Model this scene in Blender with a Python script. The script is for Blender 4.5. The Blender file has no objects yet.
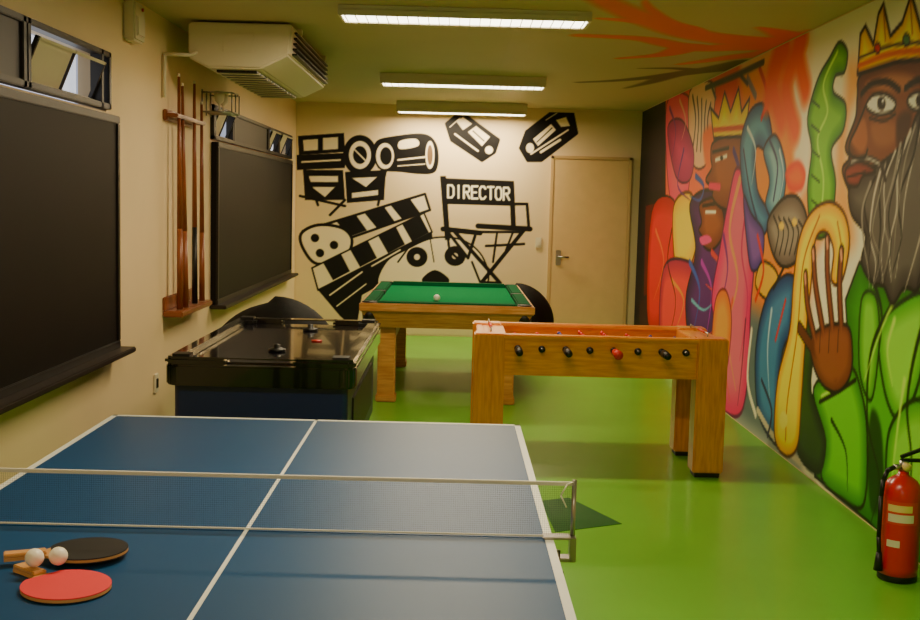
import bpy, bmesh, math, random
import numpy as np
from mathutils import Vector, Matrix
random.seed(3); np.random.seed(3)
F=1120.0; H=1.59
RW=2.16; LW=-1.87; BW=13.2; CEIL=2.70; NW=-1.6
Rm=(Matrix.Rotation(math.radians(-0.4),3,'Z')@Matrix.Rotation(math.radians(90-5.5),3,'X')@Matrix.Rotation(math.radians(1.5),3,'Z'))
scn=bpy.context.scene
cd=bpy.data.cameras.new('camera'); cam=bpy.data.objects.new('camera',cd); scn.collection.objects.link(cam)
cd.sensor_width=36; cd.lens=F/920*36; cd.clip_start=0.05
cam.matrix_world=Matrix.Translation((0,0,H))@Rm.to_4x4()
scn.camera=cam

# ---------------- materials
def s2l(c): 
    return tuple(((x/255)/12.92 if x/255<=0.04045 else ((x/255+0.055)/1.055)**2.4) for x in c[:3])
def mat(name,col,rough=.5,metal=0,noise=0.0,nscale=8,emit=None,estr=0,coat=0,bump=0,stretch=(1,1,1),spec=.5,col2=None):
    m=bpy.data.materials.new(name); m.use_nodes=True; nt=m.node_tree; b=nt.nodes['Principled BSDF']
    c=s2l(col); b.inputs['Base Color'].default_value=(*c,1); b.inputs['Roughness'].default_value=rough
    b.inputs['Metallic'].default_value=metal; b.inputs['Coat Weight'].default_value=coat
    b.inputs['Specular IOR Level'].default_value=spec
    if emit: b.inputs['Emission Color'].default_value=(*emit,1); b.inputs['Emission Strength'].default_value=estr
    if noise>0 or col2 or bump>0:
        tc=nt.nodes.new('ShaderNodeTexCoord'); mp=nt.nodes.new('ShaderNodeMapping'); mp.inputs['Scale'].default_value=stretch
        n=nt.nodes.new('ShaderNodeTexNoise'); n.inputs['Scale'].default_value=nscale; n.inputs['Detail'].default_value=5
        nt.links.new(tc.outputs['Object'],mp.inputs[0]); nt.links.new(mp.outputs[0],n.inputs['Vector'])
        r=nt.nodes.new('ShaderNodeValToRGB'); r.color_ramp.elements[0].position=.3; r.color_ramp.elements[1].position=.7
        c2=s2l(col2) if col2 else tuple(x*(1+noise) for x in c); c1=c if col2 else tuple(x*(1-noise) for x in c)
        r.color_ramp.elements[0].color=(*c1,1); r.color_ramp.elements[1].color=(*c2,1)
        nt.links.new(n.outputs['Fac'],r.inputs[0]); nt.links.new(r.outputs[0],b.inputs['Base Color'])
        if bump>0:
            bp=nt.nodes.new('ShaderNodeBump'); bp.inputs['Strength'].default_value=bump; bp.inputs['Distance'].default_value=.01
            nt.links.new(n.outputs['Fac'],bp.inputs['Height']); nt.links.new(bp.outputs[0],b.inputs['Normal'])
    return m
M={}
M['wall']=mat('wall_paint',(228,203,158),.6,noise=.03,nscale=1.5)
M['ceil']=mat('ceiling_paint',(190,176,132),.6,noise=.04,nscale=1.2)
M['floor']=mat('green_floor_paint',(106,178,44),.36,noise=.08,nscale=1.3,coat=.1)
M['dkgreen']=mat('dark_green_floor_shadow',(6,92,44),.4)  # shadow tone for the dark patch on the floor
M['black']=mat('black_paint',(14,12,12),.45)
M['board']=mat('blackboard_surface',(17,13,12),.55,noise=.2,nscale=2,spec=.2)
M['frame']=mat('dark_window_frame',(25,20,18),.4)
M['ledge']=mat('dark_ledge',(38,25,18),.5)
M['white']=mat('white_plastic',(218,208,182),.4)
M['metal']=mat('steel',(170,165,160),.3,1)
M['door']=mat('door_paint',(222,188,132),.45,noise=.03)
M['doorframe']=mat('door_frame_paint',(204,170,116),.45)
M['pane']=mat('frosted_pane',(215,220,225),.3,emit=(.8,.85,1),estr=1.0)
M['oak']=mat('honey_wood',(206,122,36),.32,nscale=5,stretch=(1.2,12,12),col2=(236,156,60),coat=.3)
M['oakv']=mat('honey_wood_upright',(200,116,34),.32,nscale=5,stretch=(12,12,1.2),col2=(232,150,58),coat=.3)
M['pine']=mat('pool_table_wood',(172,112,52),.4,nscale=5,stretch=(1.2,12,12),col2=(205,148,80))
M['cue']=mat('cue_wood',(116,58,28),.35,nscale=4,col2=(146,80,42))
M['cloth']=mat('green_cloth',(4,112,62),.95,noise=.06,nscale=60,spec=.05)
M['rail']=mat('green_rail_cloth',(3,82,46),.9,spec=.1)
M['ttblue']=mat('table_tennis_blue',(20,70,116),.42,noise=.05,nscale=2,spec=.35)
M['line']=mat('white_line',(222,224,215),.5)
M['netw']=mat('white_net_tape',(225,222,210),.7)
M['netd']=mat('dark_net_cord',(34,42,52),.8)
M['navy']=mat('navy_laminate',(12,28,74),.35)
M['glossblk']=mat('gloss_black',(9,9,13),.12,coat=.5)
M['red']=mat('red_enamel',(206,18,14),.3,coat=.3)
M['redplayer']=mat('red_plastic',(200,35,22),.4)
M['blueplayer']=mat('blue_plastic',(30,50,140),.4)
M['rubberred']=mat('red_rubber',(224,50,60),.6)
M['rubberblk']=mat('black_rubber',(22,18,20),.6)
M['ply']=mat('ply_wood',(205,150,90),.5,noise=.1)
M['ball']=mat('white_ball',(245,240,225),.35)
M['label']=mat('label_paper',(215,60,40),.5)
M['labely']=mat('label_yellow',(225,200,120),.5)
M['lamp']=mat('lamp_diffuser',(255,250,235),.5,emit=(1,.93,.72),estr=8)
M['leather']=mat('black_leather',(10,9,9),.7,noise=.2,nscale=20,bump=.2,spec=.2)
M['hockey']=mat('air_hockey_surface',(20,18,28),.12,noise=.3,nscale=3,coat=.4)

# ---------------- mesh builder
class B:
    def __init__(s,name): s.name=name; s.bm=bmesh.new(); s.m=[]
    def mi(s,k):
        if k not in s.m: s.m.append(k)
        return s.m.index(k)
    def put(s,t,k,Mx=None,smooth=False):
        if Mx is not None: t.transform(Mx)
        i=s.mi(k)
        for f in t.faces: f.material_index=i; f.smooth=smooth
        me=bpy.data.meshes.new('t'); t.to_mesh(me); t.free(); s.bm.from_mesh(me); bpy.data.meshes.remove(me)
    def box(s,x0,x1,y0,y1,z0,z1,k,bev=.004,Mx=None):
        t=bmesh.new(); bmesh.ops.create_cube(t,size=1)
        t.transform(Matrix.Translation(((x0+x1)/2,(y0+y1)/2,(z0+z1)/2))@Matrix.Diagonal((abs(x1-x0),abs(y1-y0),abs(z1-z0),1)))
        if bev>0: bmesh.ops.bevel(t,geom=t.edges[:],offset=bev,segments=2,affect='EDGES')
        s.put(t,k,Mx)
    def cyl(s,a,b,r1,k,r2=None,seg=20,smooth=True):
        a=Vector(a); b=Vector(b); d=b-a; r2=r1 if r2 is None else r2
        t=bmesh.new(); bmesh.ops.create_cone(t,cap_ends=True,segments=seg,radius1=r1,radius2=r2,depth=d.length)
        s.put(t,k,Matrix.Translation((a+b)/2)@d.to_track_quat('Z','Y').to_matrix().to_4x4(),smooth)
    def ball(s,c,r,k,sc=(1,1,1),seg=24):
        t=bmesh.new(); bmesh.ops.create_uvsphere(t,u_segments=seg,v_segments=seg//2,radius=r)
        s.put(t,k,Matrix.Translation(c)@Matrix.Diagonal((*sc,1)),True)
    def lathe(s,prof,c,k,seg=32):
        t=bmesh.new(); rings=[]
        for r,z in prof:
            rings.append([t.verts.new((r*math.cos(a*2*math.pi/seg),r*math.sin(a*2*math.pi/seg),z)) for a in range(seg)])
        for i in range(len(rings)-1):
            for j in range(seg):
                t.faces.new((rings[i][j],rings[i][(j+1)%seg],rings[i+1][(j+1)%seg],rings[i+1][j]))
        t.faces.new(rings[0][::-1]); t.faces.new(rings[-1])
        s.put(t,k,Matrix.Translation(c),True)
    def prism(s,pts,h,k,Mx,bev=0,smooth=False):
        t=bmesh.new(); vs=[t.verts.new((x,y,0)) for x,y in pts]; f=t.faces.new(vs)
        r=bmesh.ops.extrude_face_region(t,geom=[f]); bmesh.ops.translate(t,verts=[g for g in r['geom'] if isinstance(g,bmesh.types.BMVert)],vec=(0,0,h))
        bmesh.ops.recalc_face_normals(t,faces=t.faces[:])
        if bev>0: bmesh.ops.bevel(t,geom=t.edges[:],offset=bev,segments=2,affect='EDGES')
        s.put(t,k,Mx,smooth)
    def tube(s,pts,r,k,seg=10):
        for i in range(len(pts)-1): s.cyl(pts[i],pts[i+1],r,k,seg=seg)
        for p in pts[1:-1]: s.ball(p,r,k,seg=8)
    def done(s,parent=None):
        me=bpy.data.meshes.new(s.name); s.bm.to_mesh(me); s.bm.free()
        for k in s.m: me.materials.append(M[k])
        o=bpy.data.objects.new(s.name,me); scn.collection.objects.link(o)
        if parent: o.parent=parent
        return o

# ---------------- room shell
b=B('floor'); b.box(LW-.15,RW+.15,NW-.15,BW+.15,-.12,0,'floor',0); b.done()
b=B('ceiling'); b.box(LW-.15,RW+.15,NW-.15,BW+.15,CEIL,CEIL+.12,'ceil',0); b.done()
b=B('wall_back'); b.box(LW-.15,RW+.15,BW,BW+.15,0,CEIL,'wall',0); b.done()
b=B('wall_right'); b.box(RW,RW+.15,NW,BW,0,CEIL,'wall',0); b.done()
b=B('wall_near'); b.box(LW-.15,RW+.15,NW-.15,NW,0,CEIL,'wall',0); b.done()
W=[(3.9,6.05,2.03,2.33),(8.6,12.7,2.02,2.28)]
b=B('wall_left')
x0,x1=LW-.15,LW
b.box(x0,x1,NW,BW,0,2.02,'wall',0); b.box(x0,x1,NW,BW,2.33,CEIL,'wall',0)
b.box(x0,x1,NW,3.9,2.02,2.33,'wall',0); b.box(x0,x1,6.05,8.6,2.02,2.33,'wall',0); b.box(x0,x1,12.7,BW,2.02,2.33,'wall',0)
b.box(x0,x1,8.6,12.7,2.28,2.33,'wall',0)
b.done()
# windows
def window(name,y0,y1,z0,z1,cells):
    b=B(name); xo=LW-.03; xi=LW+.03
    b.box(xo,xi,y0,y1,z0,z0+.03,'frame'); b.box(xo,xi,y0,y1,z1-.03,z1,'frame')
    b.box(xo,xi,y0,y0+.04,z0,z1,'frame'); b.box(xo,xi,y1-.04,y1,z0,z1,'frame')
    for (a,c,kind) in cells:
        b.box(xo,xi,a-.02,a+.02,z0,z1,'frame'); b.box(xo,xi,c-.02,c+.02,z0,z1,'frame')
        if kind=='dark': b.box(LW-.02,LW+.015,a,c,z0+.02,z1-.02,'black')
        else:
            b.box(LW-.12,LW-.11,a,c,z0+.02,z1-.02,'pane',0)
            Mx=Matrix.Translation((LW-.03,0,z0+.03))@Matrix.Rotation(math.radians(22),4,'Y')
            for (p,q,r_,s_) in ((a+.03,c-.03,0,.016),(a+.03,c-.03,.2,.216)):
                b.box(-.01,.01,p,q,r_,s_,'white',.002,Mx)
            for yy in (a+.03,(a+c)/2,c-.05): b.box(-.01,.01,yy,yy+.018,0,.216,'frame',.002,Mx)
            b.box(-.003,.003,a+.04,(a+c)/2-.01,.015,.205,'white',.001,Mx)
    b.done()
window('window_1',*W[0],[(3.95,4.85,'dark'),(4.9,5.9,'open')])
window('window_2',*W[1],[(8.66,9.35,'open'),(9.4,11.1,'dark'),(11.15,11.75,'open'),(11.8,12.6,'open')])
def blackboard(y0,y1):
    b=B('blackboard'); 
    b.box(LW+.001,LW+.05,y0,y1,.75,2.0,'board',.006)
    for (a,c,z,w) in ((y0-.0,y1,.75,.79),(y0,y1,1.96,2.0)): b.box(LW+.045,LW+.06,a,c,z,w,'frame')
    for a in (y0,y1-.04): b.box(LW+.045,LW+.06,a,a+.04,.79,1.96,'frame')
    b.box(LW+.001,LW+.13,y0-.03,y1+.05,.72,.75,'ledge',.006)
    b.done()
blackboard(3.2,6.10); blackboard(8.62,12.55)
# door
b=B('door_1')
b.box(1.15,2.02,BW-.035,BW-.002,0,2.12,'door',.006)
b.box(1.11,1.15,BW-.04,BW-.001,0,2.16,'doorframe',.006); b.box(2.02,2.06,BW-.04,BW-.001,0,2.16,'doorframe',.006); b.box(1.11,2.06,BW-.04,BW-.001,2.12,2.16,'doorframe',.006)
b.cyl((1.23,BW-.03,.98),(1.23,BW-.09,.98),.012,'metal'); b.cyl((1.22,BW-.09,.98),(1.35,BW-.09,.98),.011,'metal'); b.box(1.20,1.26,BW-.045,BW-.03,.88,1.06,'metal',.006); 
b.done()
b=B('light_switch'); b.box(.96,1.03,BW-.018,BW-.004,1.08,1.2,'white',.004); b.box(.98,1.01,BW-.024,BW-.015,1.11,1.16,'white',.003); b.done()
b=B('wall_outlet'); b.box(LW,LW+.015,6.98,7.06,.34,.46,'white',.004); b.box(LW+.012,LW+.02,7.0,7.04,.37,.43,'frame',.002); b.done()
b=B('emergency_light'); b.box(LW,LW+.07,6.35,6.55,2.44,2.66,'white',.012); b.box(LW+.065,LW+.08,6.38,6.52,2.47,2.58,'white',.006); b.cyl((LW+.08,6.45,2.62),(LW+.09,6.45,2.62),.01,'red'); b.done()

# ceiling fixtures
def fixture(y,cx,drop,en):
    b=B('ceiling_light'); L=.73; Zt=CEIL-drop
    b.box(cx-L,cx+L,y-.15,y+.15,Zt-.03,CEIL,'white',.004)
    b.box(cx-L,cx+L,y-.15,y-.135,Zt-.06,Zt-.02,'white',.003); b.box(cx-L,cx+L,y+.135,y+.15,Zt-.06,Zt-.02,'white',.003)
    b.box(cx-L,cx-L+.02,y-.14,y+.14,Zt-.06,Zt-.02,'white',.003); b.box(cx+L-.02,cx+L,y-.14,y+.14,Zt-.06,Zt-.02,'white',.003)
    b.box(cx-L+.02,cx+L-.02,y-.12,y+.12,Zt-.056,Zt-.04,'lamp',.004)
    for i in range(24):
        xx=cx-L+.04+i*(2*L-.08)/23; b.box(xx-.002,xx+.002,y-.135,y+.135,Zt-.064,Zt-.055,'white',0)
    b.done()
    ld=bpy.data.lights.new('fluorescent_tube','AREA'); ld.shape='RECTANGLE'; ld.size=1.35; ld.size_y=.2; ld.energy=en; ld.color=(1,.80,.50)
    lo=bpy.data.objects.new('fluorescent_tube',ld); lo.location=(cx,y,Zt-.075); scn.collection.objects.link(lo)
for y,cx,dr,en in ((-.3,0,0,28),(3.2,0,0,48),(6.7,.03,0,54),(10.1,.045,.03,54),(12.8,.05,.06,50)): fixture(y,cx,dr,en)

# air conditioner (ceiling unit)
b=B('air_conditioner')
Y0,Y1=7.25,9.25
prof=[(-1.72,2.685),(-1.72,2.46),(-1.60,2.40),(-1.26,2.40),(-1.08,2.49),(-1.06,2.685)]
Mx=Matrix(((1,0,0,0),(0,0,1,Y0),(0,1,0,0),(0,0,0,1)))
b.prism(prof,Y1-Y0,'white',Mx,bev=.012)
for i in range(5):
    z=2.505+i*.034; b.box(-1.082,-1.045,Y0+.12,Y1-.12,z,z+.012,'frame',.002)
b.box(-1.56,-1.3,Y0+.1,Y1-.1,2.385,2.402,'frame',.003)
for i in range(12): 
    yy=Y0+.15+i*.15; b.box(-1.57,-1.29,yy,yy+.02,2.378,2.39,'white',.002)
b.box(-1.74,-1.04,Y0+.3,Y0+.34,2.66,CEIL,'white',.003); b.box(-1.74,-1.04,Y1-.34,Y1-.3,2.66,CEIL,'white',.003)
b.box(-1.5,-1.3,Y0-.006,Y0+.01,2.50,2.62,'white',.005)
b.tube([(-1.66,Y0+.02,2.5),(-1.70,Y0-.05,2.47),(-1.85,Y0-.07,2.47),(-1.855,Y0-.07,2.2)],.012,'white')
b.done()
# small wire glass rack on the wall below the unit
b=B('wire_glass_rack')
for z in (2.2,2.34):
    b.tube([(LW+.004,8.28,z),(LW+.22,8.28,z),(LW+.24,8.42,z),(LW+.22,8.56,z),(LW+.004,8.56,z)],.006,'metal',8)
for y in (8.28,8.42,8.56): b.cyl((LW+.01,y,2.18),(LW+.01,y,2.36),.006,'metal',seg=8); b.cyl((LW+.225,y,2.2),(LW+.225,y,2.34),.005,'metal',seg=8)
for y in (8.34,8.42,8.50): b.cyl((LW+.004,y,2.2),(LW+.23,y,2.2),.004,'metal',seg=8)
for y in (8.35,8.49): b.lathe([(.028,0),(.03,.005),(.006,.012),(.006,.05),(.034,.08),(.038,.13),(.03,.15)],(LW+.12,y,2.206),'white',20)
b.done()

# cue rack
b=B('cue_rack')
b.box(LW+.001,LW+.03,7.2,8.0,2.06,2.13,'cue',.006); b.box(LW+.02,LW+.10,7.2,8.0,2.08,2.105,'cue',.006)
b.box(LW+.001,LW+.13,7.2,8.1,.80,.84,'cue',.008); b.box(LW+.001,LW+.02,7.2,8.05,.84,.93,'cue',.006)
for i,(yy,l,dy) in enumerate(((7.3,1.5,.02),(7.46,1.45,-.05),(7.72,1.5,.03),(7.94,1.38,.03))):
    a=Vector((LW+.09,yy,.845)); c=Vector((LW+.075,yy+dy,.845+l))
    m_=a.lerp(c,.35); b.cyl(a,m_,.02,'black' if i==2 else 'cue',.017); b.cyl(m_,c,.017,'cue',.009); b.cyl(c,c+Vector((0,0,.02)),.009,'white',.008)
b.done()

# ---------------- table tennis
TX0,TX1=-1.265,.265; TYn,TYf=1.32,4.16; TZ=.76; NY=2.73
b=B('table_tennis_table')
b.box(TX0,TX1,TYn,NY-.003,TZ-.025,TZ,'ttblue',.002); b.box(TX0,TX1,NY+.003,TYf,TZ-.025,TZ,'ttblue',.002)
e=.0012
for (a,c,d,f_) in ((TX0,TX0+.02,TYn,TYf),(TX1-.02,TX1,TYn,TYf),(TX0,TX1,TYn,TYn+.02),(TX0,TX1,TYf-.02,TYf),((TX0+TX1)/2-.005,(TX0+TX1)/2+.005,TYn,TYf)):
    b.box(a,c,d,f_,TZ-.001,TZ+e,'line',0)
for (a,c,d,f_) in ((TX0,TX0+.003,TYn,TYf),(TX1-.003,TX1+.001,TYn,TYf)): b.box(a,c,d,f_,TZ-.022,TZ+.001,'line',0)
b.box(TX0,TX1,TYf-.003,TYf+.001,TZ-.022,TZ,'line',0)
for yy in (TYn+.06,NY-.08,NY+.06,TYf-.1): b.box(TX0+.06,TX1-.06,yy,yy+.03,TZ-.075,TZ-.025,'frame')
for xx in (TX0+.06,TX1-.09): b.box(xx,xx+.03,TYn+.06,TYf-.07,TZ-.075,TZ-.025,'frame')
for xx in (TX0+.2,TX1-.24):
    for yy in (TYn+.35,NY-.2,NY+.2,TYf-.35):
        b.box(xx,xx+.04,yy,yy+.04,.04,TZ-.03,'frame'); b.cyl((xx+.0,yy+.02,.04),(xx+.04,yy+.02,.04),.04,'black')
b.done()
b=B('table_tennis_net')
nx0,nx1=TX0-.055,TX1+.05; zt=TZ+.145
b.box(nx0,nx1,NY-.003,NY+.003,zt-.010,zt,'netw',.001); b.box(nx0,nx1,NY-.002,NY+.002,TZ+.004,TZ+.008,'netw',.0005)
n=300
for i in range(n+1):
    x=nx0+(nx1-nx0)*i/n; b.box(x-.00015,x+.00015,NY-.00015,NY+.00015,TZ+.006,zt-.01,'netd',0)
for i in range(1,24):
    z=TZ+.006+i*.0054; b.box(nx0,nx1,NY-.00015,NY+.00015,z-.00015,z+.00015,'netd',0)
for sx,x in ((-1,nx0),(1,nx1)):
    b.cyl((x,NY,TZ-.05),(x,NY,zt+.005),.006,'metal'); 
    b.box(min(x,x-sx*.075),max(x,x-sx*.075),NY-.02,NY+.02,TZ+.0015,TZ+.008,'metal',.002)
    b.box(min(x,x-sx*.075),max(x,x-sx*.075),NY-.02,NY+.02,TZ-.055,TZ-.045,'metal',.002)
    b.box(x-.008,x+.008,NY-.02,NY+.02,TZ-.055,TZ+.008,'metal',.002)
    b.cyl((x-sx*.035,NY,TZ-.085),(x-sx*.035,NY,TZ-.03),.006,'metal'); b.cyl((x-sx*.035,NY,TZ-.095),(x-sx*.035,NY,TZ-.085),.016,'black')
    b.tube([(x,NY,zt),(x-sx*.02,NY-.02,zt-.002),(x-sx*.035,NY-.02,zt-.03),(x-sx*.02,NY-.02,zt-.06)],.002,'netw')
b.done()
def paddle(x,y,ang,k,z=TZ+.002,tilt=0,S=1.0):
    b=B('table_tennis_paddle')
    pts=[]
    for i in range(40):
        t=math.radians(-90+28+(304)*i/39); pts.append((.078*math.cos(t)*S,.084*math.sin(t)*S))
    hp=[(-.016,-.095),(-.0135,-.12),(-.0155,-.175),(.0155,-.175),(.0135,-.12),(.016,-.095)]
    Mx=Matrix.Translation((x,y,z))@Matrix.Rotation(math.radians(ang),4,'Z')@Matrix.Rotation(math.radians(tilt),4,'X')
    b.prism(pts+hp,.006,'ply',Mx@Matrix.Translation((0,0,.002)))
    b.prism(pts,.002,'rubberblk',Mx); b.prism(pts,.0025,k,Mx@Matrix.Translation((0,0,.008)))
    b.prism([(-.016,-.085*S),(-.0135,-.12),(-.0155,-.178),(.0155,-.178),(.0135,-.12),(.016,-.085*S)],.009,'ply',Mx@Matrix.Translation((0,0,.007)),bev=.002)
    b.prism([(-.016,-.09),(-.0135,-.12),(-.0155,-.178),(.0155,-.178),(.0135,-.12),(.016,-.09)],.0075,'ply',Mx@Matrix.Translation((0,0,-.0005)))
    b.done()
paddle(-.794,2.285,-128,'rubberred',S=1.14)
paddle(-.815,2.49,-68,'rubberblk',z=TZ+.014,S=1.05)
for x,y in ((-.888,2.36),(-.842,2.375)):
    b=B('table_tennis_ball'); b.ball((x,y,TZ+.042),.020,'ball'); b.done()

# ---------------- foosball
b=B('foosball_table')
fx0,fx1,fy0,fy1=.135,1.625,6.5,7.22; zt=.83; zb=.585; pw=.18
for x in (fx0,fx1-pw):
    for y in (fy0,fy1-.15):
        b.box(x,x+pw,y,y+.15,.03,zt,'oakv',.008); b.box(x+.015,x+pw-.015,y+.015,y+.135,0,.03,'black',.004)
b.box(fx0+pw-.01,fx1-pw+.01,fy0+.02,fy0+.055,zb,zt-.02,'oak',.006); b.box(fx0+pw-.01,fx1-pw+.01,fy1-.055,fy1-.02,zb,zt-.02,'oak',.006)
b.box(fx0+.02,fx0+.06,fy0+.1,fy1-.1,zb,zt-.01,'oak',.005); b.box(fx1-.06,fx1-.02,fy0+.1,fy1-.1,zb,zt-.01,'oak',.005)
b.box(fx0+pw-.02,fx1-pw+.02,fy0+.005,fy0+.075,zt-.03,zt-.003,'oak',.006); b.box(fx0+pw-.02,fx1-pw+.02,fy1-.075,fy1-.005,zt-.03,zt-.003,'oak',.006)
b.box(fx0+.05,fx1-.05,fy0+.05,fy1-.05,zb+.02,zb+.09,'oak',.004)
b.box(fx0+.19,fx1-.19,fy0+.09,fy1-.09,zb+.085,zb+.095,'oak',.002)
b.box(fx0+.06,fx0+.19,fy0+.15,fy1-.15,zt-.06,zt-.012,'oak',.004); b.box(fx1-.19,fx1-.06,fy0+.15,fy1-.15,zt-.06,zt-.012,'oak',.004)
for i in range(8):
    x=fx0+.255+i*.141; z=zt-.085
    near=i in (0,2,4,6)
    b.cyl((x,fy0-.03 if not near else fy0-.06,z),(x,fy1+.08,z),.008,'metal',seg=12)
    b.cyl((x,fy0+.0,z),(x,fy0+.03,z),.02,'black'); b.cyl((x,fy1-.03,z),(x,fy1,z),.02,'black')
    if near:
        b.cyl((x,fy0-.17,z),(x,fy0-.06,z),.02,'redplayer' if i==4 else 'black',.023); b.cyl((x,fy0-.18,z),(x,fy0-.17,z),.027 if i==4 else .02,'redplayer' if i==4 else 'black')
    else: b.cyl((x,fy1+.08,z),(x,fy1+.2,z),.02,'black'); b.cyl((x,fy0-.04,z),(x,fy0-.03,z),.012,'black')
    cnt=(1,2,3,5,5,3,2,1)[i]; k='redplayer' if i in (0,1,3,4,5) else 'blueplayer'
    for j in range(cnt):
        y=(fy0+fy1)/2+(j-(cnt-1)/2)*.1
        b.box(x-.011,x+.011,y-.014,y+.014,z-.02,z+.03,k,.004); b.ball((x,y,z+.042),.013,k,seg=12); b.box(x-.007,x+.007,y-.01,y+.01,z-.07,z-.02,k,.003)
for x in (fx0+.1,fx1-.1):
    b.cyl((x,fy0+.12,zt+.02),(x,fy1-.12,zt+.02),.003,'metal',seg=8)
    for y in (fy0+.12,fy1-.12): b.cyl((x,y,zt-.01),(x,y,zt+.025),.004,'metal',seg=8)
    for j in range(6): b.cyl((x,fy0+.2+j*.03,zt+.02),(x,fy0+.222+j*.03,zt+.02),.009,'redplayer',seg=12)
b.done()

# ---------------- pool table
b=B('pool_table')
px0,px1,py0,py1=-.72,.64,8.62,10.95; pz=.80
b.box(px0+.1,px1-.1,py0+.1,py1-.1,pz-.05,pz-.028,'cloth',.002)
rw=.075
def frus(z0,z1,in0,in1,k):
    t=bmesh.new(); vs=[]
    for z,i in ((z0,in0),(z1,in1)):
        vs.append([t.verts.new(p) for p in ((px0+i,py0+i,z),(px1-i,py0+i,z),(px1-i,py1-i,z),(px0+i,py1-i,z))])
    for j in range(4): t.faces.new((vs[0][j],vs[0][(j+1)%4],vs[1][(j+1)%4],vs[1][j]))
    t.faces.new(vs[0][::-1]); t.faces.new(vs[1]); b.put(t,k)
frus(pz-.20,pz-.06,.09,.01,'pine')
for (a,c,d,f_) in ((px0,px1,py0,py0+rw),(px0,px1,py1-rw,py1),(px0,px0+rw,py0+rw-.001,py1-rw+.001),(px1-rw,px1,py0+rw-.001,py1-rw+.001)):
    b.box(a,c,d,f_,pz-.07,pz-.004,'pine',.008)
g=.05
for (a,c,d,f_) in ((px0+.13,px1-.13,py0+.02,py0+.125),(px0+.13,px1-.13,py1-.125,py1-.02),
    (px0+.02,px0+.125,py0+.13,(py0+py1)/2-g),(px0+.02,px0+.125,(py0+py1)/2+g,py1-.13),(px1-.125,px1-.02,py0+.13,(py0+py1)/2-g),(px1-.125,px1-.02,(py0+py1)/2+g,py1-.13)):
    b.box(a,c,d,f_,pz-.04,pz+.008,'rail',.01)
for x in (px0+.075,px1-.075):
    for y in (py0+.075,(py0+py1)/2,py1-.075):
        b.cyl((x,y,pz-.03),(x,y,pz+.004),.058,'black'); b.cyl((x,y,pz-.16),(x,y,pz-.05),.05,'black',.06)
for x in (px0+.14,px1-.28):
    for y in (py0+.14,py1-.28):
        b.box(x,x+.14,y,y+.14,0,pz-.19,'pine',.01); b.box(x-.01,x+.15,y-.01,y+.15,0,.06,'pine',.008)
b.box(px0+.2,px1-.2,py1-.23,py1-.19,.38,.5,'pine',.005)
b.box(px0+.19,px0+.23,py0+.2,py1-.2,.38,.5,'pine',.005); b.box(px1-.23,px1-.19,py0+.2,py1-.2,.38,.5,'pine',.005)
b.done()
b=B('cue_ball')
b.ball((-.13,9.2,pz),.028,'ball'); b.done()

# ---------------- air hockey
b=B('air_hockey_table')
ax0,ax1,ay0,ay1=-1.36,-.45,5.25,7.1; az=.84
def rr(x0,x1,y0,y1,r,n=6):
    p=[]
    for cx,cy,a0 in ((x1-r,y1-r,0),(x0+r,y1-r,90),(x0+r,y0+r,180),(x1-r,y0+r,270)):
        for i in range(n+1):
            a=math.radians(a0+90*i/n); p.append((cx+r*math.cos(a),cy+r*math.sin(a)))
    return p
b.prism(rr(ax0+.04,ax1-.04,ay0+.04,ay1-.04,.03),.45,'navy',Matrix.Translation((0,0,.25)),bev=.004)
b.prism(rr(ax0,ax1,ay0,ay1,.07),.10,'glossblk',Matrix.Translation((0,0,.69)),bev=.008)
b.prism(rr(ax0+.09,ax1-.09,ay0+.09,ay1-.09,.03),.012,'hockey',Matrix.Translation((0,0,.785)))
for (a,c,d,f_) in ((ax0,ax0+.085,ay0+.02,ay1-.02),(ax1-.085,ax1,ay0+.02,ay1-.02)): b.box(a,c,d,f_,.785,az-.012,'glossblk',.015)
for y in (ay0,ay1-.09):
    b.box(ax0+.02,ax0+.30,y,y+.09,.785,az-.012,'glossblk',.015); b.box(ax1-.30,ax1-.02,y,y+.09,.785,az-.012,'glossblk',.015); b.box(ax0+.28,ax1-.28,y,y+.09,.822,az-.012,'glossblk',.004)
for x in (ax0+.015,ax1-.135):
    for y in (ay0+.015,ay1-.135): b.box(x,x+.12,y,y+.12,.78,az-.002,'black',.02)
for x in (ax0+.06,ax1-.22):
    for y in (ay0+.1,ay1-.28):
        b.box(x,x+.16,y,y+.18,.03,.62,'navy',.01); b.box(x+.03,x+.13,y+.03,y+.13,0,.035,'black',.006)
b.box(ax1-.045,ax1-.032,ay0+.3,ay1-.3,.34,.6,'black',.004); b.box(ax0+.25,ax1-.25,ay0+.03,ay0+.045,.30,.5,'black',.004)
b.box(ax0+.2,ax1-.2,ay0+.5,ay1-.5,.12,.2,'navy',.01); b.box(ax0+.15,ax0+.22,ay0+.2,ay1-.2,.12,.2,'navy',.01); b.box(ax1-.22,ax1-.15,ay0+.2,ay1-.2,.12,.2,'navy',.01)
for x,y in ((-.9,5.75),(-.85,6.7)):
    b.lathe([(.045,0),(.045,.012),(.03,.016),(.018,.02),(.018,.035),(.001,.04)],(x,y,.798),'black',24)
b.lathe([(.03,0),(.03,.006),(.001,.006)],(-.75,6.2,.798),'redplayer',24)
b.done()

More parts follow.
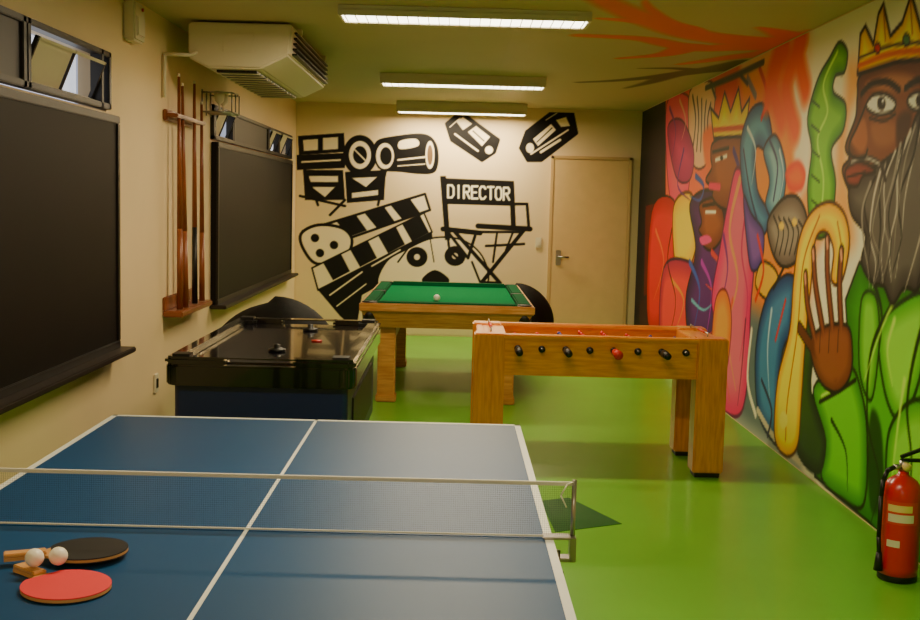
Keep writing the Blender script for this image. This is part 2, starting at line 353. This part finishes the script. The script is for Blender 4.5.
# ---------------- bean bags
def beanbag(x,y,r,h):
    b=B('bean_bag_chair'); t=bmesh.new(); bmesh.ops.create_uvsphere(t,u_segments=40,v_segments=24,radius=1)
    for v in t.verts:
        z=(v.co.z+1)/2; a=math.atan2(v.co.y,v.co.x)
        f=1-.12*max(0,z-.4)/.6; f*=1+.03*math.cos(6*a)
        v.co=Vector((v.co.x*r*f,v.co.y*r*f,(max(z,.06)-.06)/.94*h*(1+.03*math.cos(a))))
    b.put(t,'leather',Matrix.Translation((x,y,0)),True); b.ball((x,y,h-.02),.04,'leather',(1,1,.6)); b.done()
beanbag(-1.27,8.0,.50,.86); beanbag(.70,12.3,.42,.70)

# ---------------- extinguisher
b=B('fire_extinguisher'); ex,ey=1.975,4.76
b.lathe([(.075,0),(.083,.004),(.083,.03),(.08,.035)],(ex,ey,0),'black')
b.lathe([(.06,.02),(.083,.03),(.084,.06),(.084,.37),(.078,.41),(.06,.44),(.035,.458),(.024,.465),(.022,.48)],(ex,ey,0),'red',40)
b.cyl((ex,ey,.475),(ex,ey,.525),.02,'metal'); b.cyl((ex,ey,.5),(ex-.05,ey-.02,.5),.012,'metal')
b.cyl((ex+.0,ey-.02,.505),(ex,ey-.045,.505),.018,'labely'); 
b.box(ex-.015,ex+.09,ey-.01,ey+.01,.52,.535,'black',.003)
Mx=Matrix.Translation((ex,ey,.54))@Matrix.Rotation(math.radians(-22),4,'Y'); b.box(-.015,.10,-.01,.01,0,.014,'black',.003,Mx)
b.tube([(ex-.05,ey-.02,.5),(ex-.085,ey-.04,.49),(ex-.105,ey-.05,.45),(ex-.11,ey-.05,.38),(ex-.108,ey-.045,.2),(ex-.1,ey-.04,.12)],.010,'black'); b.cyl((ex-.1,ey-.04,.13),(ex-.1,ey-.04,.05),.012,'black',.02)
def lab(z0,z1,a0,a1,k,r=.0852):
    t=bmesh.new(); pr=None
    for i in range(13):
        a=math.radians(a0+(a1-a0)*i/12); q=(t.verts.new((r*math.cos(a),r*math.sin(a),z0)),t.verts.new((r*math.cos(a),r*math.sin(a),z1)))
        if pr: t.faces.new((pr[0],q[0],q[1],pr[1]))
        pr=q
    b.put(t,k,Matrix.Translation((ex,ey,0)),True)
lab(.26,.36,205,300,'label'); lab(.315,.345,210,280,'labely',.0856); lab(.27,.305,212,286,'white',.0856); lab(.16,.19,212,250,'white',.0856)
b.done()

# table's shadow on the floor, put in as a flat dark green patch
b=B('floor_shadow_patch')
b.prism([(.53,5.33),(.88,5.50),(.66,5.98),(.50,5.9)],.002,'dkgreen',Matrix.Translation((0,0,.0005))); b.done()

# ---------------- painted murals (vertex-painted wall panels)
def ray(u,v): return Rm@Vector(((u-460)/F,-(v-310)/F,-1))
def on_right(u,v): d=ray(u,v); t=RW/max(d.x,1e-3); return (d.y*t,H+d.z*t)
def on_back(u,v): d=ray(u,v); t=BW/d.y; return (d.x*t,H+d.z*t)
def on_ceil(u,v): d=ray(u,v); t=(CEIL-H)/max(d.z,1e-3); return (d.x*t,d.y*t)
def cr(pts,closed=True,n=6):
    P=[np.array(p,float) for p in pts]; N=len(P); out=[]
    rng=range(N) if closed else range(N-1)
    for i in rng:
        if closed: a,b_,c,d=P[(i-1)%N],P[i],P[(i+1)%N],P[(i+2)%N]
        else: a,b_,c,d=P[max(i-1,0)],P[i],P[i+1],P[min(i+2,N-1)]
        for k in range(n):
            t=k/n; out.append(.5*((2*b_)+(-a+c)*t+(2*a-5*b_+4*c-d)*t*t+(-a+3*b_-3*c+d)*t**3))
    if not closed: out.append(P[-1])
    return np.array(out)
class Canvas:
    def __init__(s,a0,a1,b0,b1,step,mapf,base):
        s.a=np.arange(a0,a1+step*.5,step); s.b=np.arange(b0,b1+step*.5,step); s.a[-1]=a1; s.b[-1]=b1
        s.C=np.zeros((len(s.b),len(s.a),3)); s.C[:]=np.array(base)/255.; s.step=step; s.f=mapf
    def win(s,P,m):
        i0=max(0,np.searchsorted(s.a,P[:,0].min()-m)-1); i1=min(len(s.a),np.searchsorted(s.a,P[:,0].max()+m)+1)
        j0=max(0,np.searchsorted(s.b,P[:,1].min()-m)-1); j1=min(len(s.b),np.searchsorted(s.b,P[:,1].max()+m)+1)
        if i1<=i0 or j1<=j0: return None
        X,Y=np.meshgrid(s.a[i0:i1],s.b[j0:j1]); return i0,i1,j0,j1,X,Y
    def segd(s,X,Y,P,closed):
        D=np.full(X.shape,1e9); ins=np.zeros(X.shape,bool); n=len(P)
        for i in range(n if closed else n-1):
            x1,y1=P[i]; x2,y2=P[(i+1)%n]; dx,dy=x2-x1,y2-y1; L=dx*dx+dy*dy+1e-12
            t=np.clip(((X-x1)*dx+(Y-y1)*dy)/L,0,1); D=np.minimum(D,(X-x1-t*dx)**2+(Y-y1-t*dy)**2)
            if closed and y1!=y2: ins^=((y1>Y)!=(y2>Y))&(X<dx*(Y-y1)/dy+x1)
        return np.sqrt(D),ins
    def blend(s,w,al,col):
        i0,i1,j0,j1=w; al=al[...,None]; s.C[j0:j1,i0:i1]=s.C[j0:j1,i0:i1]*(1-al)+np.array(col)*al
    def poly(s,pts,c,c2=None,r=.1,soft=0,alpha=1,out=None,ow=.012,smooth=True,raw=False):
        P=[p if raw else s.f(*p) for p in pts]; P=cr(P) if smooth else np.array(P)
        w=s.win(P,max(soft,ow)+s.step*2)
        if w is None: return
        i0,i1,j0,j1,X,Y=w; D,ins=s.segd(X,Y,P,True); sd=np.where(ins,-D,D)
        wd=max(s.step,soft); al=np.clip(.5-sd/wd,0,1); al=al*al*(3-2*al) if soft else al
        col=np.zeros(X.shape+(3,)); col[:]=np.array(c)/255.
        if c2 is not None:
            k=np.clip(-sd/r,0,1)[...,None]; col=col*(1-k)+np.array(c2)/255.*k
        s.blend((i0,i1,j0,j1),al*alpha,col)
        if out is not None: s.blend((i0,i1,j0,j1),np.clip(.5+(ow/2-D)/s.step,0,1),np.array(out)/255.)
    def stroke(s,pts,wd,c,soft=0,alpha=1,smooth=True,taper=False,raw=False,tk=.85):
        P=[p if raw else s.f(*p) for p in pts]; P=cr(P,False) if smooth and len(P)>2 else np.array(P)
        w=s.win(P,wd+soft+s.step*2)
        if w is None: return
        i0,i1,j0,j1,X,Y=w
        if taper:
            al=np.zeros(X.shape); n=len(P)
            for i in range(n-1):
                x1,y1=P[i]; x2,y2=P[i+1]; dx,dy=x2-x1,y2-y1; L=dx*dx+dy*dy+1e-12
                t=np.clip(((X-x1)*dx+(Y-y1)*dy)/L,0,1); D=np.sqrt((X-x1-t*dx)**2+(Y-y1-t*dy)**2)
                ww=wd*(1-(i+t)/(n-1)*tk); al=np.maximum(al,np.clip(.5+(ww/2-D)/max(s.step,soft),0,1))
        else:
            D,_=s.segd(X,Y,P,False); al=np.clip(.5+(wd/2-D)/max(s.step,soft),0,1)
        s.blend((i0,i1,j0,j1),al*alpha,np.array(c)/255.)
    def mesh(s,name,to3,flip,rough=.5,sat=1.0,gain=1.0):
        na,nb=len(s.a),len(s.b); X,Y=np.meshgrid(s.a,s.b); co=to3(X.ravel(),Y.ravel()).astype(np.float32)
        idx=np.arange(na*nb).reshape(nb,na); q=np.stack([idx[:-1,:-1],idx[:-1,1:],idx[1:,1:],idx[1:,:-1]],-1).reshape(-1,4)
        if flip: q=q[:,::-1]
        me=bpy.data.meshes.new(name); me.vertices.add(na*nb); me.vertices.foreach_set('co',co.ravel())
        nf=len(q); me.loops.add(nf*4); me.loops.foreach_set('vertex_index',q.ravel().astype(np.int32))
        me.polygons.add(nf); me.polygons.foreach_set('loop_start',np.arange(0,nf*4,4,dtype=np.int32)); me.update(calc_edges=True); me.validate()
        c=s.C.reshape(-1,3); lum=c.mean(1,keepdims=True); c=np.clip((lum+(c-lum)*sat)*gain,0.01,.97); lin=np.where(c<=.04045,c/12.92,((c+.055)/1.055)**2.4)
        at=me.color_attributes.new('paint','FLOAT_COLOR','POINT'); at.data.foreach_set('color',np.concatenate([lin,np.ones((len(lin),1))],1).astype(np.float32).ravel())
        m=bpy.data.materials.new(name+'_paint'); m.use_nodes=True; nt=m.node_tree; bs=nt.nodes['Principled BSDF']; bs.inputs['Roughness'].default_value=rough; bs.inputs['Specular IOR Level'].default_value=.25
        an=nt.nodes.new('ShaderNodeAttribute'); an.attribute_name='paint'; nt.links.new(an.outputs['Color'],bs.inputs['Base Color'])
        me.materials.append(m); o=bpy.data.objects.new(name,me); scn.collection.objects.link(o); return o

K=(14,11,10); Wc=(246,228,190); base=(230,206,162)
# ---- back wall: cinema mural
c=Canvas(LW+.01,RW-.02,.02,2.66,.0085,on_back,base)
def P(*a,**k): c.poly(*a,**k)
def S(*a,**k): c.stroke(*a,**k)
def R4(x0,y0,x1,y1,x2,y2,x3,y3,col,**k): c.poly([(x0,y0),(x1,y1),(x2,y2),(x3,y3)],col,smooth=False,**k)
def circ(x,y,rx,ry,col,**k): c.poly([(x+rx*math.cos(t*math.pi/6),y+ry*math.sin(t*math.pi/6)) for t in range(12)],col,**k)
# movie camera
R4(298,136,344,133,345,152,299,155,K); R4(303,140,318,139,318,150,304,151,Wc); R4(323,138,338,137,338,149,323,150,Wc)
R4(296,155,345,153,345,168,297,170,K); S([(302,162),(340,160)],.02,Wc)
circ(360,155,17,20,K); circ(360,155,11,14,Wc); circ(360,155,7,9,K); S([(352,147),(368,163)],.015,Wc)
P([(375,143),(395,136),(425,134),(437,145),(438,165),(430,174),(400,172),(378,168)],K)
circ(385,156,9,13,Wc); circ(386,156,6,9,K); P([(400,141),(416,139),(418,146),(400,149)],Wc); S([(398,160),(425,157)],.02,Wc); S([(398,166),(425,164)],.012,Wc); circ(430,155,4.5,14,Wc); circ(430,155,2.8,10,(110,84,58))
R4(303,170,343,170,345,200,305,200,K); R4(309,176,338,176,338,182,309,182,Wc); P([(312,187),(335,187),(325,197)],Wc,smooth=False)
R4(345,172,386,170,384,200,347,203,K); P([(352,178),(377,177),(366,187)],Wc,smooth=False); R4(352,193,378,190,378,195,352,198,Wc)
S([(305,170),(318,205)],.03,K); S([(386,170),(378,205)],.03,K); S([(345,200),(330,215)],.03,K); S([(300,196),(345,206)],.03,K)
# clapper board: top stick with stripes
R4(303,231,425,194,430,210,310,252,Wc,out=K,ow=.03)
for x in (350,378,404):
    y=231-(x-303)*.303
    R4(x-14,y+4.2,x+6,y-1.8,x+17,y+13.6,x-1,y+20,K)
P([(301,234),(318,225),(342,228),(352,240),(345,256),(318,264),(304,250)],Wc,smooth=True,out=K,ow=.035)
for x,y in ((315,238),(334,245),(320,253)): circ(x,y,4.2,4.2,K)
R4(312,268,424,213,432,232,318,290,Wc,out=K,ow=.02)
for x in (335,362,390,414):
    y=268-(x-312)*.49
    R4(x-12,y+5.9,x+6,y-2.9,x+15,y+14.5,x-2,y+23.5,K)
P([(318,290),(432,232),(433,243),(405,252),(388,262),(380,285),(362,295),(356,330),(340,316)],K,smooth=False)
S([(330,295),(362,272)],.018,Wc); S([(337,306),(366,284)],.014,Wc); S([(372,266),(400,250)],.018,Wc)
# film reel mask
P([(378,285),(386,262),(405,250),(433,238),(462,240),(482,256),(488,282),(470,300),(400,300)],Wc,out=K,ow=.02)
circ(417,257,10.5,10,K); circ(455,256,10.5,10,K); circ(417,257,3,3,Wc); circ(455,256,3,3,Wc)
P([(422,279),(435,270),(449,279),(444,286),(428,286)],K); S([(398,262),(412,243)],.02,K); S([(472,262),(480,282)],.025,K); S([(430,238),(434,262)],.012,K)
# director's chair
R4(441,178,513,181,514,206,443,204,K)
R4(440,176,446,176,450,240,445,240,K); R4(509,181,514,181,516,228,511,228,K)
LET={'D':[[(0,0),(0,7),(3,7),(4.4,5.5),(4.4,1.5),(3,0),(0,0)]],'I':[[(2,0),(2,7)]],'R':[[(0,0),(0,7),(3.4,7),(4.4,5.8),(4.2,4.2),(3.2,3.5),(0,3.5)],[(2,3.5),(4.4,0)]],
'E':[[(4.4,7),(0,7),(0,0),(4.4,0)],[(0,3.5),(3.4,3.5)]],'C':[[(4.4,5.8),(3.2,7),(1.2,7),(0,5.5),(0,1.5),(1.2,0),(3.2,0),(4.4,1.2)]],'T':[[(0,7),(4.6,7)],[(2.3,7),(2.3,0)]],
'O':[[(1.2,0),(0,1.5),(0,5.5),(1.2,7),(3.2,7),(4.4,5.5),(4.4,1.5),(3.2,0),(1.2,0)]]}
for i,ch in enumerate('DIRECTOR'):
    for ln in LET[ch]:
        c.stroke([(448+i*7.95+p[0]*1.28, 197.5+i*.35-p[1]*1.75) for p in ln],.024,(250,240,210),smooth=False)
S([(443,229),(480,233)],.06,K); S([(478,226),(530,229)],.06,K); S([(512,204),(527,204),(529,230)],.035,K,smooth=False)
S([(448,232),(468,258),(475,236)],.035,K,smooth=False); S([(455,232),(500,283)],.045,K); S([(524,230),(482,282)],.045,K); S([(470,232),(520,232)],.03,K)
S([(486,246),(524,244)],.03,K); S([(500,283),(482,282)],.03,K); S([(448,232),(450,250),(462,262)],.03,K); S([(513,232),(506,250)],.025,K); S([(497,233),(493,262)],.025,K)
# film canisters
def canister(pts):
    P(pts,K,out=K,ow=.05,smooth=False)
canister([(447,124),(461,113),(498,140),(494,152),(482,160),(452,140)])
P([(456,121),(463,117),(472,124),(463,130)],Wc,smooth=False); P([(468,132),(476,126),(490,137),(482,146)],Wc,smooth=False); S([(455,134),(478,151)],.02,Wc); S([(473,131),(484,141)],.014,K); circ(489,150,4,4,Wc); S([(450,127),(460,118)],.012,Wc)
canister([(521,148),(527,132),(556,110),(572,113),(576,133),(541,160),(528,160)])
P([(533,139),(551,124),(556,130),(538,146)],Wc,smooth=False); P([(556,120),(566,117),(570,126),(561,127)],Wc,smooth=False); S([(531,154),(568,130)],.02,Wc); S([(537,142),(552,128)],.012,K); circ(530,148,4,5,Wc); S([(541,152),(560,140)],.03,Wc); S([(546,120),(557,113)],.012,Wc)
c.mesh('cinema_mural',lambda X,Y:np.stack([X,np.full_like(X,BW-.003),Y],1),False)

# ---- right wall: king mural
c=Canvas(2.6,BW-.01,.01,CEIL-.01,.012,on_right,(240,230,206))
OR=(236,112,36)
P([(738,85),(760,62),(790,45),(803,32),(803,120),(812,200),(806,300),(780,340),(745,300),(735,180)],OR,(244,142,62),r=.4,soft=.5)
P([(795,60),(808,50),(812,130),(806,230),(795,180)],(246,238,218),soft=.15,alpha=.9)
P([(850,60),(866,75),(850,120),(848,170),(856,240),(840,240),(836,160),(845,100)],(240,164,96),soft=.2,alpha=.9)
P([(800,200),(822,180),(838,200),(830,230),(806,260)],(240,150,84),soft=.15,alpha=.8)
P([(660,90),(740,60),(740,330),(660,330)],(206,70,60),(226,110,80),r=.5,soft=.3,smooth=False)
P([(740,300),(800,330),(800,470),(735,420)],(96,110,116),soft=.3,smooth=False)
# far dark panel
R4(630,60,666,60,666,360,620,400,(14,12,18)); R4(646,206,660,202,659,290,644,296,(80,14,22)); R4(650,130,662,128,662,190,650,192,(30,16,30)); R4(640,300,664,300,664,345,640,350,(44,16,24))
P([(667,104),(690,98),(692,150),(686,200),(670,196)],(214,72,110),(236,110,126),r=.3,out=(90,20,60),ow=.02)
P([(690,92),(714,84),(712,130),(706,165),(692,160)],(224,176,140),(236,200,170),r=.3,out=(60,30,40),ow=.02)
for i in range(5): S([(693+i*4.5,96+i*2),(696+i*3,120),(693+i*4,150)],.04,(60,40,48))
P([(668,128),(682,120),(694,150),(690,180),(676,176)],(150,32,96),(200,60,120),r=.3,out=(60,14,50),ow=.02)
P([(652,212),(674,200),(676,250),(668,318),(648,322)],(158,20,34),(200,44,44),r=.2,out=K,ow=.02)
P([(674,206),(692,194),(697,240),(688,270),(676,268)],(228,172,40),(240,200,80),r=.2,out=(90,50,20),ow=.03)
P([(664,268),(690,262),(702,290),(700,340),(662,345)],(150,30,80),(214,70,70),r=.2,out=(50,14,50),ow=.03)
P([(690,205),(706,190),(722,200),(728,240),(722,300),(712,350),(692,350),(686,300),(696,250)],(44,20,66),(90,40,110),r=.3,out=K,ow=.03)
P([(700,204),(716,198),(724,215),(722,238),(712,250),(704,246),(703,238),(699,230),(702,222)],(106,50,34),(150,84,50),r=.15,out=K,ow=.025)
P([(700,238),(708,235),(712,241),(703,245)],(230,80,140)); S([(706,212),(716,212)],.03,(240,230,210)); S([(703,206),(718,203)],.03,K)
# swirls, blue and purple
for pts,w_,col in (([(690,262),(700,290),(694,330)],.07,(60,90,170)),([(702,262),(712,290),(706,340)],.06,(170,60,170)),([(672,280),(684,300),(676,330)],.05,(240,150,60)),
    ([(672,230),(668,262),(676,300),(670,335)],.04,K),([(684,150),(678,185),(690,200)],.05,(90,30,120)),([(656,230),(664,262),(654,300)],.05,(232,120,60)),
    ([(696,176),(704,186),(700,200),(690,196)],.06,(50,80,150)),([(670,108),(676,130),(672,160)],.05,(120,40,120)),([(712,252),(722,268),(716,290),(706,284)],.06,(200,60,60)),
    ([(692,300),(704,310),(716,300)],.04,(110,170,190)),([(686,330),(700,342),(714,330)],.05,(220,80,60)),([(680,100),(686,120),(682,140)],.04,(250,180,150))): S(pts,w_,col,taper=True)
# crowned figure
P([(704,132),(716,126),(718,150),(708,170),(704,152)],(226,110,60),soft=.1)
P([(714,142),(736,134),(748,150),(748,178),(738,208),(722,208),(713,198),(713,188),(706,180),(712,168),(711,156)],(106,52,34),(150,84,52),r=.2,out=K,ow=.025)
S([(716,160),(727,156)],.035,(240,230,210)); circ(722,158,1.6,2.4,K); S([(713,152),(729,148)],.03,K); S([(710,186),(720,187)],.06,(216,50,100)); S([(734,150),(740,175),(732,198)],.06,(70,40,120))
P([(714,138),(711,108),(719,118),(725,92),(731,112),(739,88),(742,112),(750,98),(746,136)],(236,184,34),(250,218,80),r=.15,out=K,ow=.025,smooth=False)
S([(714,130),(746,127)],.04,(190,80,30))
P([(737,168),(750,190),(755,250),(751,310),(749,370),(742,412),(728,414),(716,396),(718,340),(712,300),(720,250),(728,205)],(216,36,110),(244,112,140),r=.25,out=(90,20,70),ow=.03)
for pts,w_,col in (([(740,180),(730,230),(738,280),(728,330),(736,390)],.08,(250,160,110)),([(748,200),(742,250),(748,300),(740,360)],.05,(190,30,110)),([(724,236),(728,270),(720,310)],.06,(120,40,130)),([(733,300),(724,350),(730,400)],.05,(240,90,60)),([(746,320),(742,370),(738,405)],.03,(90,20,60))): S(pts,w_,col,taper=True,soft=.02)
P([(716,300),(726,290),(732,320),(727,370),(718,390),(712,350)],(238,112,58),(246,160,80),r=.15,out=(110,30,50),ow=.02)
# blue waves
P([(741,142),(750,112),(764,104),(772,130),(772,165),(764,150),(756,150),(758,190),(770,215),(762,236),(748,210),(742,180)],(28,74,124),(92,156,186),r=.14,out=(14,20,44),ow=.022)
P([(764,150),(776,135),(786,165),(784,200),(776,222),(766,205),(770,180)],(44,100,140),(140,186,196),r=.12,out=(14,20,44),ow=.022)
P([(744,196),(752,214),(764,232),(762,262),(752,270),(747,240)],(70,50,130),(130,90,170),r=.1,out=(24,14,50),ow=.02)
S([(748,128),(756,150),(752,185)],.04,(200,220,225),taper=True); S([(760,68),(768,96),(762,118)],.05,(180,50,30)); S([(748,78),(756,96)],.06,(120,110,105))
S([(770,140),(778,165),(774,200)],.03,(24,50,100)); S([(744,150),(750,190),(758,222)],.03,(20,44,90)); S([(780,150),(784,175),(779,204)],.025,(210,228,228),taper=True)
# masks
P([(772,250),(768,222),(782,200),(796,196),(806,212),(808,238),(796,262),(782,266)],(86,74,70),(150,140,128),r=.12,out=K,ow=.025)
for k in range(6): S([(774+k*5,216+k*1),(779+k*5,232),(775+k*5,254)],.02,K)
circ(782,226,2.5,4,(240,200,90)); circ(795,222,2.5,4,(240,200,90))
P([(786,172),(798,160),(806,172),(802,190),(790,190)],(200,60,40),(230,110,60),r=.08,soft=.05)
P([(762,262),(776,270),(780,292),(768,300),(756,285)],(236,176,60),out=K,ow=.02)
P([(766,300),(784,276),(796,282),(792,330),(783,352),(780,400),(788,450),(772,440),(758,410),(756,350)],(16,48,98),(70,126,166),r=.14,out=(12,16,34),ow=.02)
S([(772,310),(768,350),(770,400)],.04,(180,205,215),taper=True); S([(786,300),(776,340)],.03,(190,50,40)); S([(752,330),(748,380),(756,415)],.05,(234,226,205)); S([(758,410),(775,438),(800,462)],.05,(200,190,165))
S([(758,236),(764,270),(756,300)],.04,(200,50,40)); S([(784,268),(774,288)],.03,K); S([(762,380),(772,410),(768,436)],.03,(30,24,60))
# green serpent
P([(812,232),(808,190),(812,150),(808,118),(818,80),(830,58),(840,42),(848,52),(845,72),(836,76),(834,92),(846,104),(844,130),(832,150),(836,180),(834,208),(826,236)],(46,112,24),(116,178,50),r=.10,out=(22,44,18),ow=.02)
S([(838,52),(824,84),(828,112),(818,140),(824,180),(820,225)],.025,(178,218,96)); 
for y in (100,125,150,175,200): S([(812,y),(820,y+7)],.014,(24,60,20))
# robe
P([(846,300),(860,262),(880,284),(905,290),(930,235),(960,190),(1100,170),(1200,900),(1000,660),(868,521),(838,497),(815,476),(822,440),(812,396),(850,368)],(34,104,16),(84,168,34),r=.3,smooth=False,out=K,ow=.02)
P([(880,330),(905,300),(930,300),(920,380),(900,420),(885,390)],(70,154,30),(150,212,74),r=.12,out=(16,44,12),ow=.025)
P([(890,430),(915,400),(940,420),(940,520),(905,520),(888,490)],(66,146,28),(138,204,66),r=.12,out=(16,44,12),ow=.025)
P([(862,300),(876,296),(880,340),(872,400),(860,370)],(60,136,26),(130,196,62),r=.08,out=(16,44,12),ow=.02)
P([(872,410),(882,430),(884,500),(872,512),(868,460)],(20,64,14),soft=.05)
for pts in ([(930,240),(895,300),(872,350),(868,420),(880,480),(872,521)],[(960,260),(925,320),(908,400),(912,470),(900,560)],[(870,270),(882,310),(880,350)],[(850,400),(862,440),(860,505)],[(990,300),(950,380),(940,480),(950,580)]):
    S(pts,.045,(12,34,10),taper=True,soft=.015)
for pts in ([(925,255),(888,315),(865,380)],[(905,380),(898,430),(890,500)],[(940,340),(925,410),(930,480)],[(895,320),(888,350),(893,385)]): S(pts,.035,(196,234,104),taper=True,soft=.02)
# sleeve
P([(814,388),(848,366),(862,392),(868,440),(864,505),(842,498),(822,478),(826,440)],(40,116,20),(108,188,44),r=.12,out=K,ow=.02)
S([(820,402),(838,392),(856,380)],.025,K); S([(832,420),(846,450),(848,490)],.03,(12,34,10),taper=True); S([(822,396),(838,386),(850,374)],.02,(182,222,90))
P([(800,310),(816,330),(812,390),(826,440),(820,474),(802,462),(796,430)],(22,34,18),(44,74,32),r=.1)
# golden lyre
P([(800,238),(812,212),(830,202),(845,214),(850,245),(842,282),(832,280),(834,250),(826,232),(816,240),(812,280),(806,340),(802,400),(798,446),(786,456),(775,436),(778,380),(790,330),(794,280)],(226,154,18),(252,214,70),r=.09,out=(70,38,14),ow=.022)
S([(820,216),(804,262),(798,330),(788,400),(786,440)],.02,(160,96,20)); S([(838,222),(842,250),(838,272)],.016,(150,90,24)); circ(784,420,4,9,(250,222,110)); 
# hand (palm with five fingers)
SK=(98,50,32); SK2=(140,82,54)
fing=[[(816,342),(808,305),(806,276)],[(824,334),(816,285),(814,252)],[(833,330),(828,275),(828,240)],[(842,332),(840,285),(842,252)]]
th=[(836,376),(816,352),(800,328)]
for f_ in fing+[th]: S(f_,.088,K)
P([(811,340),(826,326),(848,326),(853,352),(850,378),(838,392),(824,386),(814,366)],SK,SK2,r=.1,out=K,ow=.02)
for f_ in fing+[th]: S(f_,.066,SK)
for f_ in fing: S([f_[0],f_[1],(f_[2][0],f_[2][1]+5)],.022,SK2,soft=.02); S([(f_[2][0]-.5,f_[2][1]-1),(f_[2][0],f_[2][1]+7)],.03,(222,170,140))
P([(815,345),(828,332),(846,332),(848,355),(838,380),(824,375)],SK2,soft=.06)
for x in (820,829,838): S([(x,352),(x+1,330)],.012,(50,24,14))
# king head
P([(862,74),(900,60),(990,56),(1010,180),(930,240),(880,232),(858,206),(846,182),(843,168),(850,158),(846,146),(856,118),(858,96)],(80,42,27),(122,70,46),r=.16,out=K,ow=.02)
P([(866,84),(890,74),(915,78),(905,90),(880,90)],(166,108,72),soft=.06); P([(852,140),(864,118),(868,140),(862,152)],(160,100,66),soft=.04)
P([(872,124),(890,120),(902,132),(890,146),(876,144)],(150,94,62),soft=.07); P([(898,118),(912,112),(908,140),(898,150)],(62,30,20),soft=.06)
# beard
P([(850,188),(866,172),(886,160),(908,140),(925,108),(1000,100),(1010,260),(950,252),(930,262),(918,290),(905,288),(893,304),(884,286),(872,282),(862,262),(866,235),(852,214)],(50,45,45),(100,94,90),r=.12,out=K,ow=.02)
for k in range(12):
    o=3*math.sin(k*1.7)
    S([(926-k*5,112+k*6.5),(916-k*4.8+o,150+k*5.5),(906-k*3.8-o,195+k*4.5),(902-k*3.0+o,235+k*3),(896-k*2.4-o,278+k*1)],.03 if k%2 else .02,((206,200,190),(22,20,22),(150,144,136))[k%3],taper=True)
S([(935,150),(925,220),(905,292)],.03,(200,192,180),taper=True); S([(948,150),(936,210),(918,285)],.03,K,taper=True)
P([(846,170),(856,162),(868,164),(876,172),(864,176),(858,186),(848,184)],(74,28,28),(130,60,54),r=.03,out=K,ow=.014); S([(848,177),(866,172)],.012,K)
S([(850,164),(864,158),(880,164),(886,180)],.034,(50,44,44)); S([(852,162),(866,158),(880,164)],.014,(190,184,174))
S([(866,106),(858,126),(850,144),(852,156),(864,158),(868,150)],.02,K)
P([(867,104),(874,95),(886,94),(896,102),(893,111),(880,115),(870,111)],(246,240,228),out=K,ow=.018,smooth=True); circ(882,103.5,4.2,7,K); circ(883.5,101,1.2,2,(250,250,250))
P([(908,100),(918,92),(940,94),(938,108),(915,110)],(246,240,228),out=K,ow=.018); circ(921,101,4.5,7,K)
S([(862,94),(872,84),(888,82),(900,90)],.034,K); S([(906,88),(920,80),(945,84)],.034,K); S([(870,118),(884,121),(896,114)],.014,K)
# crown
P([(858,74),(861,34),(866,26),(874,44),(879,14),(884,4),(891,36),(903,22),(912,-6),(922,30),(950,-20),(975,40),(985,60),(935,58),(895,62)],(236,160,22),(252,212,70),r=.08,out=K,ow=.024,smooth=False)
S([(859,66),(890,54),(930,50),(980,52)],.03,(200,96,26)); S([(860,58),(890,46),(930,42),(980,44)],.014,K); circ(878,48,3,5,(190,40,30),out=K,ow=.01); circ(907,40,3.5,6,(60,110,60),out=K,ow=.01); S([(884,6),(886,40)],.014,(150,90,24)); S([(911,0),(913,34)],.014,(150,90,24))
# splash reaching ceiling
for pts in ([(796,130),(786,90),(796,55),(800,36)],[(782,120),(774,90),(780,60),(786,50)],[(806,90),(800,60),(803,40)],[(768,100),(772,75),(778,55)]): S(pts,.2,(238,92,22),soft=.1,taper=False)
S([(706,88),(735,76),(764,62)],.05,(70,66,60)); S([(712,86),(716,98)],.04,(70,66,60)); S([(740,74),(748,84)],.04,(70,66,60))
c.mesh('king_mural',lambda X,Y:np.stack([np.full_like(X,RW-.003),X,Y],1),True,sat=1.22,gain=1.05)

# ---- ceiling branches
c=Canvas(.35,RW-.01,4.9,12.0,.016,on_ceil,(190,176,132))
OC=(238,98,22)
P([(815,30),(797,33),(775,38),(745,36),(720,34),(745,42),(770,48),(800,54),(830,50)],OC,soft=.1)
S([(805,42),(780,42),(750,41),(720,38),(690,33),(655,22),(620,8),(590,-8)],.50,OC,taper=True,soft=.08,tk=.7)
S([(790,46),(760,46),(730,47),(700,48),(672,44),(640,38),(580,35)],.42,OC,taper=True,soft=.06,tk=.7)
S([(700,36),(690,28),(670,22),(650,8),(645,0)],.18,OC,taper=True,soft=.03); S([(690,46),(665,54),(620,58)],.26,OC,taper=True,soft=.04,tk=.7); S([(655,22),(630,20),(600,18)],.2,OC,taper=True,soft=.03,tk=.7)
S([(790,50),(765,54),(740,56),(710,60),(680,64)],.38,OC,taper=True,soft=.06); S([(798,38),(780,32),(760,27)],.3,OC,taper=True,soft=.06)
S([(752,62),(720,68),(690,72),(660,76),(620,80),(580,82)],.34,(96,90,62),taper=True,soft=.05,tk=.7); S([(700,70),(675,68),(640,68)],.22,(96,90,62),taper=True,soft=.05); S([(670,75),(650,82),(625,88)],.22,(96,90,62),taper=True,soft=.05)
c.mesh('ceiling_mural',lambda X,Y:np.stack([X,Y,np.full_like(X,CEIL-.003)],1),True,sat=1.0)

w=bpy.data.worlds.new('world'); scn.world=w; w.use_nodes=True
w.node_tree.nodes['Background'].inputs[0].default_value=(.75,.8,1,1); w.node_tree.nodes['Background'].inputs[1].default_value=.6
